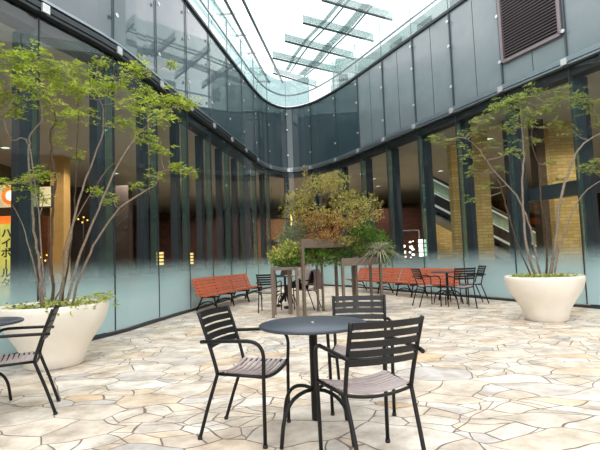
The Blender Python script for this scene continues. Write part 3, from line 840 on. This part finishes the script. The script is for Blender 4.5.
# ------------------------------------------------------------------ chairs, tables
def chair_proto():
    r = empty('garden_chair')
    for s_ in (-1, 1):
        MB().tube(smoothpath([(s_ * .19, -.285, .005), (s_ * .196, -.215, .22), (s_ * .203, -.15, .40), (s_ * .205, -.143, .46), (s_ * .210, -.20, .65), (s_ * .215, -.265, .835)], 3), .0125).build('rear_leg', 'frame', r)
        pts = [Vector((s_ * .222, -.245, .642)), Vector((s_ * .236, -.19, .648)), Vector((s_ * .242, 0, .656))] + bez((s_ * .244, .10, .658), (s_ * .24, .215, .655), (s_ * .236, .205, .53), 7)
        MB().tube(pts + [Vector((s_ * .232, .20, .44)), Vector((s_ * .225, .195, .005))], .0125).build('armrest_leg', 'frame', r)
    mb = MB()
    for s_ in (-1, 1): mb.tube([(s_ * .205, -.143, .435), (s_ * .232, .20, .435)], .011)
    sag = lambda x, wd: -.028 * (1 - (x / wd) ** 2)
    for y, wd in ((-.143, .205), (.20, .232)):
        mb.tube([(wd * t, y, .435 + sag(wd * t, wd)) for t in [i / 6 - 1 for i in range(13)]], .010)
    mb.build('seat_frame', 'frame', r)
    mb = MB()
    for i in range(9):
        y = -.118 + i * .037; wd = .198 + (y + .12) * .07
        prof = [(wd * (k / 5 - 1)) for k in range(11)]
        zf = .458 - .012 * math.sin((y + .12) / .32 * PI) - (.008 if i == 8 else 0)
        vs = []; fs = []
        for x in prof:
            z = zf + sag(x, wd)
            vs += [(x, y - .0122, z), (x, y + .0122, z), (x, y + .0122, z - .01), (x, y - .0122, z - .01)]
        for k in range(10):
            b = 4 * k
            for q in range(4): fs.append((b + q, b + 4 + q, b + 4 + (q + 1) % 4, b + (q + 1) % 4))
        fs += [(3, 2, 1, 0), (40, 41, 42, 43)]
        fs = [f[::-1] for f in fs]
        mb.add(vs, fs)
    mb.build('seat', 'seat', r)
    mb = MB()
    for i in range(5):
        z = .592 + i * .0505; h = .038
        yy = lambda zz: -.18 - (zz - .59) * .35
        vs = []; fs = []
        for k in range(9):
            x = .205 * (k / 4 - 1); c_ = -.03 * (1 - (x / .205) ** 2)
            vs += [(x, yy(z) + c_, z), (x, yy(z) + c_ - .008, z), (x, yy(z + h) + c_ - .008, z + h), (x, yy(z + h) + c_, z + h)]
        for k in range(8):
            b = 4 * k
            for q in range(4): fs.append((b + q, b + 4 + q, b + 4 + (q + 1) % 4, b + (q + 1) % 4)[::-1])
        fs += [(0, 1, 2, 3), (35, 34, 33, 32)]
        mb.add(vs, fs)
    mb.build('backrest', 'backslat', r)
    for (x, y) in ((-.19, -.285), (.19, -.285), (-.225, .195), (.225, .195)):
        MB().lathe([(.015, 0), (.016, .012), (.014, .02)], (x, y, 0), 10).build('foot', 'rubber', r)
    return r


CH = chair_proto(); first = [True]


def chair(x, y, fx, fy, label, group=None):
    """faces direction (fx, fy)"""
    r = CH if first[0] else copy_tree(CH); first[0] = False
    r.location = (x, y, 0); r.rotation_euler = (0, 0, math.atan2(fy, fx) - PI / 2)
    tag(r, label, 'chair', 'dark slatted garden chairs'); return r


def table_proto():
    r = empty('round_table')
    MB().lathe([(.30, .712), (.352, .714), (.36, .720), (.36, .732), (.355, .736), (.01, .737)], n=56).build('table_top', 'tabletop', r)
    MB().lathe([(.026, .10), (.028, .11), (.028, .70), (.10, .705), (.10, .712)], n=20).build('column', 'frame', r)
    for k in range(4):
        a = PI / 4 + k * PI / 2; c, s_ = math.cos(a), math.sin(a)
        pts = [(.02, .30), (.09, .305)] + [(q.x, q.y) for q in bez((.13, .30, 0), (.275, .28, 0), (.30, .11, 0), 8)] + [(.315, .012)]
        MB().tube([(p[0] * c, p[0] * s_, p[1]) for p in pts], .0125).build('leg', 'frame', r)
    MB().lathe([(.012, .737), (.012, .742), (.004, .743)], n=12).build('centre_cap', 'silver', r)
    return r


TB = table_proto(); tfirst = [True]


def table(x, y, rz, label):
    r = TB if tfirst[0] else copy_tree(TB); tfirst[0] = False
    r.location = (x, y, 0); r.rotation_euler = (0, 0, rz)
    tag(r, label, 'table', 'round grey metal cafe tables'); return r


table(.06, 3.07, .0, 'round grey metal table in the foreground with a small pale centre cap')
chair(-.385, 3.17, .955, -.30, 'dark slatted armchair left of the foreground round table')
chair(.355, 2.66, -.335, .94, 'dark slatted armchair nearest the camera, its back turned to us')
chair(.44, 3.60, -.13, -.98, 'dark slatted armchair on the far side of the foreground table, facing us')
table(-2.74, 3.78, .35, 'round grey metal table cut off by the left edge')
chair(-2.34, 3.73, -.905, -.425, 'dark slatted armchair beside the left cream planter, facing left')
table(3.28, 10.25, .3, 'round grey metal table ringed by three chairs near the right cream planter')
chair(2.78, 10.1, .96, .15, 'dark slatted chair in front of the right timber bench, facing right')
chair(3.36, 9.6, -.05, 1, 'dark slatted chair with its back to us at the far right table')
chair(3.85, 10.3, -.98, .05, 'dark slatted chair nearest the frosted glass at the far right table')
table(-.42, 11.12, .2, 'round grey metal table behind the raised planters holding a black laptop')
chair(-.74, 10.12, .15, 1, 'empty dark slatted chair left of the raised planters, back to us')
chair(.08, 10.42, -.9, .43, 'dark slatted chair draped with a mauve coat behind the raised planters')


# ------------------------------------------------------------------ benches
def bench(a, b, frames, label):
    a, b = Vector((*a, 0)), Vector((*b, 0)); u_ = (b - a).normalized(); Lg = (b - a).length
    r = tag(empty('bench', a, math.atan2(u_.y, u_.x)), label, 'bench', 'red timber slatted benches')
    # local: x along the length, seat front edge on y = 0, back towards -y... the sitter faces +y
    mb = MB()
    for i in range(6):
        y = -.03 - i * .073; z = .365 + .012 * abs(i - 3) - .01 * i * .5
        mb.bar((0, y, z), (Lg, y, z), .064, .03, (0, 1, 0))
    mb.build('seat', 'rust', r)
    mb = MB()
    for i in range(5):
        z = .42 + i * .075; y = -.46 - i * .03
        mb.bar((0, y, z), (Lg, y, z), .066, .026, (0, -.38, .92))
    mb.build('backrest', 'rust', r)
    for f in frames:
        x = f * Lg
        mb = MB()
        mb.tube(smoothpath([(x, .0, .335), (x, -.2, .33), (x, -.42, .325), (x, -.475, .40), (x, -.60, .75)], 2), .02)
        mb.tube([(x, -.10, .33), (x, -.02, .02)], .02); mb.tube([(x, -.40, .33), (x, -.56, .02)], .02)
        mb.tube(bez((x, -.03, .10), (x, -.25, .34), (x, -.54, .10), 8), .014)
        mb.build('leg_frame', 'frame', r)
    return r


bench((-1.10, 13.3), (-2.0, 10.35), (.06, .36, .66, .95), 'long red timber bench along the left glass wall')
bench((2.36, 12.93), (1.43, 15.0), (.18, .82), 'red timber bench on the right, half hidden by the raised planters')
bench((3.36, 10.72), (2.39, 12.87), (.1, .55, .82), 'red timber bench on the right, ending behind the far right chairs')


# ------------------------------------------------------------------ raised planters and shrubs in the middle
def stand(P, ztop, zb, label, lw=.055, extra=()):
    c = Vector((sum(p[0] for p in P) / 4, sum(p[1] for p in P) / 4, 0))
    r = tag(empty('planter_stand', c), label, 'planter stand', 'bronze raised planter stands')
    L_ = [Vector((*p, 0)) - c for p in P]
    mb = MB()
    for i in range(4):
        a, b = L_[i], L_[(i + 1) % 4]; z = Vector((0, 0, (ztop + zb) / 2))
        mb.bar(a + z, b + z, .02, ztop - zb, Vector((-(b - a).y, (b - a).x, 0)))
    mb.prism([p * .98 for p in L_], zb + .01, zb + .03)
    mb.build('tray', 'stand', r)
    MB().prism([p * .96 for p in L_], zb + .03, ztop - .03).build('soil', 'soil', r)
    an = math.atan2((L_[1] - L_[0]).y, (L_[1] - L_[0]).x)
    for p in L_:
        MB().box((p.x, p.y, ztop / 2), (lw, lw, ztop), an).build('leg', 'stand', r)
    for p in extra:
        p = Vector((*p, 0)) - c; MB().box((p.x, p.y, zb / 2), (lw * .7, lw * .7, zb), an).build('leg', 'stand', r)
    return c


cA = stand([(.03, 9.1), (1.13, 9.95), (.79, 10.40), (-.26, 9.6)], 1.54, 1.36, 'tallest bronze planter stand, under the big olive and rust shrub', extra=((.33, 9.8), (.44, 9.8)))
cB = stand([(.85, 9.4), (1.70, 9.75), (1.55, 10.2), (1.18, 9.85)], 1.12, .96, 'lower bronze planter stand on the right, under the green bush', .05)
cC = stand([(-.59, 9.0), (-.10, 9.1), (-.27, 9.45), (-.58, 9.45)], .99, .93, 'low bronze planter stand on the left, under the lime bush', .055)


def shrub(name, label, cat, base, blobs, mats, seed, size=.05, twig='twig', ntw=26):
    rnd = random.Random(seed); base = Vector(base)
    r = tag(empty(name, base), label, cat)
    mbs = {m: MB() for m in mats}
    tw_ = MB()
    for (x, y, Y, rx, rz, n, m) in blobs:
        c = at(x, y, Y) - base
        for _ in range(n):
            v = Vector((rnd.gauss(0, 1), rnd.gauss(0, 1), rnd.gauss(0, 1))).normalized() * (rnd.random() ** .45)
            p = c + Vector((v.x * rx, v.y * rx * .9, v.z * rz))
            for _k in range(3):
                leaf(mbs[m], p + Vector((rnd.gauss(0, .02), rnd.gauss(0, .02), rnd.gauss(0, .02))), size * rnd.uniform(.6, 1.3),
                     Vector((rnd.gauss(0, .8), rnd.gauss(0, .8), .7)).normalized(), Vector((v.x, v.y, v.z + .4)) + Vector((rnd.gauss(0, .5), rnd.gauss(0, .5), rnd.gauss(0, .5))))
        for _ in range(ntw // len(blobs) + 2):
            v = Vector((rnd.gauss(0, .5) * rx, rnd.gauss(0, .5) * rx, rnd.gauss(.3, .4) * rz))
            tw_.tube(smoothpath([Vector((rnd.gauss(0, .05), rnd.gauss(0, .05), 0)), (c + v) * .5 + Vector((0, 0, -.03)), c + v], 3), [.007 - .0008 * i for i in range(7)], 4)
    for m, b in mbs.items():
        if b.v: b.build('foliage', m, r)
    tw_.build('stems', twig, r)
    return r


shrub('shrub', 'big olive and rust coloured shrub rising from the tallest planter stand', 'shrub', (cA.x, cA.y, 1.5),
      [(300, 198, 9.7, .32, .22, 200, 'leaf_olive'), (322, 184, 9.8, .40, .24, 330, 'leaf_olive'), (338, 180, 9.7, .28, .2, 150, 'leaf_olive'), (345, 200, 9.6, .36, .26, 250, 'leaf_olive'), (366, 205, 9.9, .36, .26, 260, 'leaf_olive'),
       (312, 218, 9.6, .36, .22, 170, 'leaf_red'), (334, 222, 9.5, .42, .26, 240, 'leaf_red'), (355, 224, 9.7, .36, .24, 200, 'leaf_olive'), (294, 212, 9.9, .3, .22, 110, 'leaf_olive'), (310, 215, 9.5, .4, .3, 170, 'leaf_olive'), (335, 215, 9.4, .45, .3, 170, 'leaf_olive'), (304, 172, 9.9, .07, .22, 22, 'leaf_olive'),
       (326, 236, 9.4, .4, .14, 190, 'leaf_red'), (374, 216, 9.8, .22, .2, 60, 'leaf_olive'), (288, 206, 9.8, .2, .18, 40, 'leaf_olive'), (345, 240, 9.6, .3, .12, 120, 'leaf_olive')],
      ['leaf_olive', 'leaf_red'], 21, .05)
shrub('bush', 'dense dark green bush on the right raised planter', 'bush', (cB.x, cB.y, 1.08),
      [(362, 232, 9.8, .30, .24, 330, 'leaf_green'), (375, 240, 9.9, .32, .24, 330, 'leaf_green'), (384, 252, 9.8, .22, .3, 260, 'leaf_green'), (348, 246, 10.0, .3, .2, 160, 'leaf_green'), (366, 250, 9.7, .28, .14, 160, 'leaf_green')],
      ['leaf_green'], 22, .06)
shrub('bush', 'lime green leafy bush on the low left planter stand', 'bush', (cC.x, cC.y, .96),
      [(279, 256, 9.25, .19, .16, 150, 'leaf_lime'), (291, 251, 9.25, .22, .2, 200, 'leaf_lime'), (300, 257, 9.35, .2, .16, 120, 'leaf_green'), (286, 263, 9.25, .24, .08, 110, 'leaf_green'), (318, 256, 9.7, .34, .2, 220, 'leaf_green'), (340, 258, 9.9, .3, .16, 140, 'leaf_green')],
      ['leaf_lime', 'leaf_green'], 23, .085)
shrub('bush', 'soft grey green bush behind the lime bush', 'bush', (-.12, 9.72, .97),
      [(296, 232, 9.8, .32, .28, 420, 'leaf_grey'), (285, 240, 9.75, .24, .2, 170, 'leaf_grey')], ['leaf_grey'], 24, .05)
# spiky grass
rnd = random.Random(9)
sp_ = tag(empty('spiky_plant', (1.66, 9.5, 1.22)), 'spiky plant with long narrow blades drooping at the right of the raised planters', 'plant')
mb = MB()
for i in range(280):
    a = rnd.uniform(0, 2 * PI); ln_ = rnd.uniform(.36, .74); el = rnd.uniform(.1, 1.2)
    d = Vector((math.cos(a) * math.cos(el), math.sin(a) * math.cos(el), math.sin(el))); s_ = Vector((-math.sin(a), math.cos(a), 0)) * .013
    pts = [d * ln_ * t - Vector((0, 0, .45 * (t * ln_) ** 2 / .5)) for t in (0, .33, .66, 1)]
    vs = []
    for k, p in enumerate(pts):
        w_ = 1 - k * .3; vs += [p - s_ * w_, p + s_ * w_]
    mb.add(vs, [(0, 1, 3, 2), (2, 3, 5, 4), (4, 5, 7, 6)])
mb.build('blades', 'leaf_blade', sp_)
sp2 = D.objects.new('spiky_plant', None); COL.objects.link(sp2); sp2.location = (.32, 9.45, 1.5); sp2.scale = (.42, .42, .42)
tag(sp2, 'small silvery spiky plant at the foot of the rust coloured shrub', 'plant')
sp2.scale = (.34, .34, .34)
c = sp_.children[0].copy(); COL.objects.link(c); c.parent = sp2

# ------------------------------------------------------------------ laptop, coat, seated person
lp = tag(empty('laptop', (-.52, 11.06, .738), -.9), 'open black laptop on the table behind the raised planters', 'laptop')
MB().box((0, 0, .008), (.32, .22, .016)).build('keyboard_base', 'black', lp)
MB().bar((0, .11, .012), (0, .19, .22), .32, .012, (1, 0, 0)).build('screen', 'black', lp)

mb = MB()                                               # coat over the chair back: folded sheet hanging both sides
rowz = [.44, .55, .68, .80, .872, .872, .78, .66, .56]
rowy = [.30, .30, .30, .305, .285, .235, .19, .165, .15]
nx = 13
for k, (z, y) in enumerate(zip(rowz, rowy)):
    for i in range(nx):
        t = i / (nx - 1) * 2 - 1
        x = t * (.20 + .05 * (.87 - z)) ; fold = .012 * math.sin(i * 1.9 + k * .5)
        mb.v.append((x, -(y + fold + (.03 * (1 - t * t) if k < 5 else 0)), z + (.02 * (1 - t * t) if k in (4, 5) else -.03 * abs(t) ** 2)))
for k in range(len(rowz) - 1):
    for i in range(nx - 1):
        mb.f.append([k * nx + i, k * nx + i + 1, (k + 1) * nx + i + 1, (k + 1) * nx + i]); mb.sm.append(True)
ct = mb.build('coat', 'coat', None, (.08, 10.42, 0)); ct.rotation_euler = (0, 0, math.atan2(.43, -.9) - PI / 2)
md = ct.modifiers.new('thick', 'SOLIDIFY'); md.thickness = .014
tag(ct, 'mauve coat hanging over a chair back behind the raised planters', 'coat')


def skin(name, verts, edges, radii, mat, parent, sub=1):
    me = D.meshes.new(name); me.from_pydata([tuple(v) for v in verts], edges, [])
    ob = D.objects.new(name, me); COL.objects.link(ob); ob.parent = parent
    m = ob.modifiers.new('skin', 'SKIN'); m.use_smooth_shade = True
    for i, r_ in enumerate(radii):
        sv = me.skin_vertices[0].data[i] if me.skin_vertices else None
    return ob


def skinned(name, chains, mat, parent, sub=2):
    """chains: lists of (x, y, z, r); a chain whose first point equals an earlier point joins it"""
    import bmesh
    V, E, R = [], [], []
    for ch in chains:
        prev = None
        for (x, y, z, r_) in ch:
            hit = next((i for i, v in enumerate(V) if (Vector(v) - Vector((x, y, z))).length < 1e-4), None)
            if hit is None: V.append((x, y, z)); R.append(r_); hit = len(V) - 1
            if prev is not None and prev != hit: E.append((prev, hit))
            prev = hit
    me = D.meshes.new(name); bm = bmesh.new(); lay = bm.verts.layers.skin.verify()
    bv = []
    for i, v in enumerate(V):
        q = bm.verts.new(v); rr = R[i] if isinstance(R[i], tuple) else (R[i], R[i])
        q[lay].radius = rr; q[lay].use_root = (i == 0); bv.append(q)
    for a_, b_ in E: bm.edges.new((bv[a_], bv[b_]))
    bm.to_mesh(me); bm.free(); me.materials.append(MAT[mat])
    ob = D.objects.new(name, me); COL.objects.link(ob); ob.parent = parent
    m = ob.modifiers.new('skin', 'SKIN'); m.use_smooth_shade = True
    m = ob.modifiers.new('sub', 'SUBSURF'); m.levels = sub; m.render_levels = sub
    return ob


# person sits on the coat chair, facing -x; local +y is forwards
pe = tag(empty('person', (.08, 10.42, 0), math.atan2(.43, -.9) - PI / 2), 'seated person in white shirt and black trousers at the table behind the planters', 'person')
body = [[(0, .0, .54, .13), (0, -.01, .66, .12), (0, .0, .80, .125), (0, .02, .94, .12), (0, .03, 1.03, .06), (0, .05, 1.10, .052)]]
for s_ in (-1, 1):
    body.append([(0, .02, .94, .12), (s_ * .16, .02, .97, .055), (s_ * .21, .08, .80, .042), (s_ * .18, .26, .755, .032), (s_ * .16, .32, .765, .026)])
body.append([(0, .05, 1.10, .052), (0, .07, 1.18, .085), (0, .075, 1.27, .085), (0, .07, 1.32, .055)])
skinned('body', body, 'skin', pe)
sh = [[(0, .0, .52, .142), (0, -.01, .66, .132), (0, .0, .80, .137), (0, .02, .94, .13), (0, .03, 1.02, .07)]]
for s_ in (-1, 1): sh.append([(0, .02, .94, .13), (s_ * .165, .02, .97, .065), (s_ * .212, .08, .80, .053), (s_ * .19, .22, .762, .042)])
skinned('shirt', sh, 'shirt', pe)
tr_ = [[(0, .02, .55, .13), (.09, .12, .56, .095), (.10, .42, .55, .068), (.10, .46, .50, .06), (.11, .62, .28, .05), (.12, .76, .10, .042)],
       [(0, .02, .55, .13), (-.09, .12, .56, .095), (-.14, .36, .53, .068), (-.15, .39, .48, .06), (-.17, .36, .26, .05), (-.17, .33, .09, .042)]]
skinned('trousers', tr_, 'trousers', pe)
for (x, y) in ((.12, .76), (-.17, .33)):
    skinned('shoe', [[(x, y - .03, .045, .04), (x, y + .08, .04, .04), (x, y + .17, .03, .028)]], 'black', pe, 1)
for s_ in (-1, 1):
    hx, hy, hz = s_ * .16, .32, .765
    chs = [[(hx, hy, hz, .024), (hx - s_ * .005, hy + .05, hz, .028)]]
    for i in range(4):
        x0 = hx - s_ * .005 + (i - 1.5) * .018
        chs.append([(hx - s_ * .005, hy + .05, hz, .028), (x0, hy + .085, hz + .004, .009), (x0, hy + .115, hz, .008), (x0, hy + .138 - abs(i - 1.3) * .008, hz - .012, .007)])
    chs.append([(hx, hy, hz, .024), (hx - s_ * .035, hy + .035, hz, .010), (hx - s_ * .045, hy + .07, hz - .006, .008)])
    skinned('hand', chs, 'skin', pe, 1)
skinned('hair', [[(0, .03, 1.20, .085), (0, .03, 1.30, .095), (0, .07, 1.36, .055)]], 'hair', pe)
mb = MB()
mb.tube([(0, .15, 1.27), (0, .175, 1.235), (0, .16, 1.225)], [.008, .014, .008], 8)
mb.build('nose', 'skin', pe)
mb = MB()
for s_ in (-1, 1): mb.lathe([(.001, -.007), (.009, 0), (.001, .007)], (s_ * .032, .152, 1.265), 8)
mb.build('eyes', 'black', pe)
mb = MB().box((0, .152, 1.195), (.045, .01, .008)); mb.build('mouth', 'sign_red', pe)
mb = MB()
for s_ in (-1, 1): mb.lathe([(.006, -.03), (.014, 0), (.010, .03)], (s_ * .088, .06, 1.255), 8)
mb.build('ears', 'skin', pe)
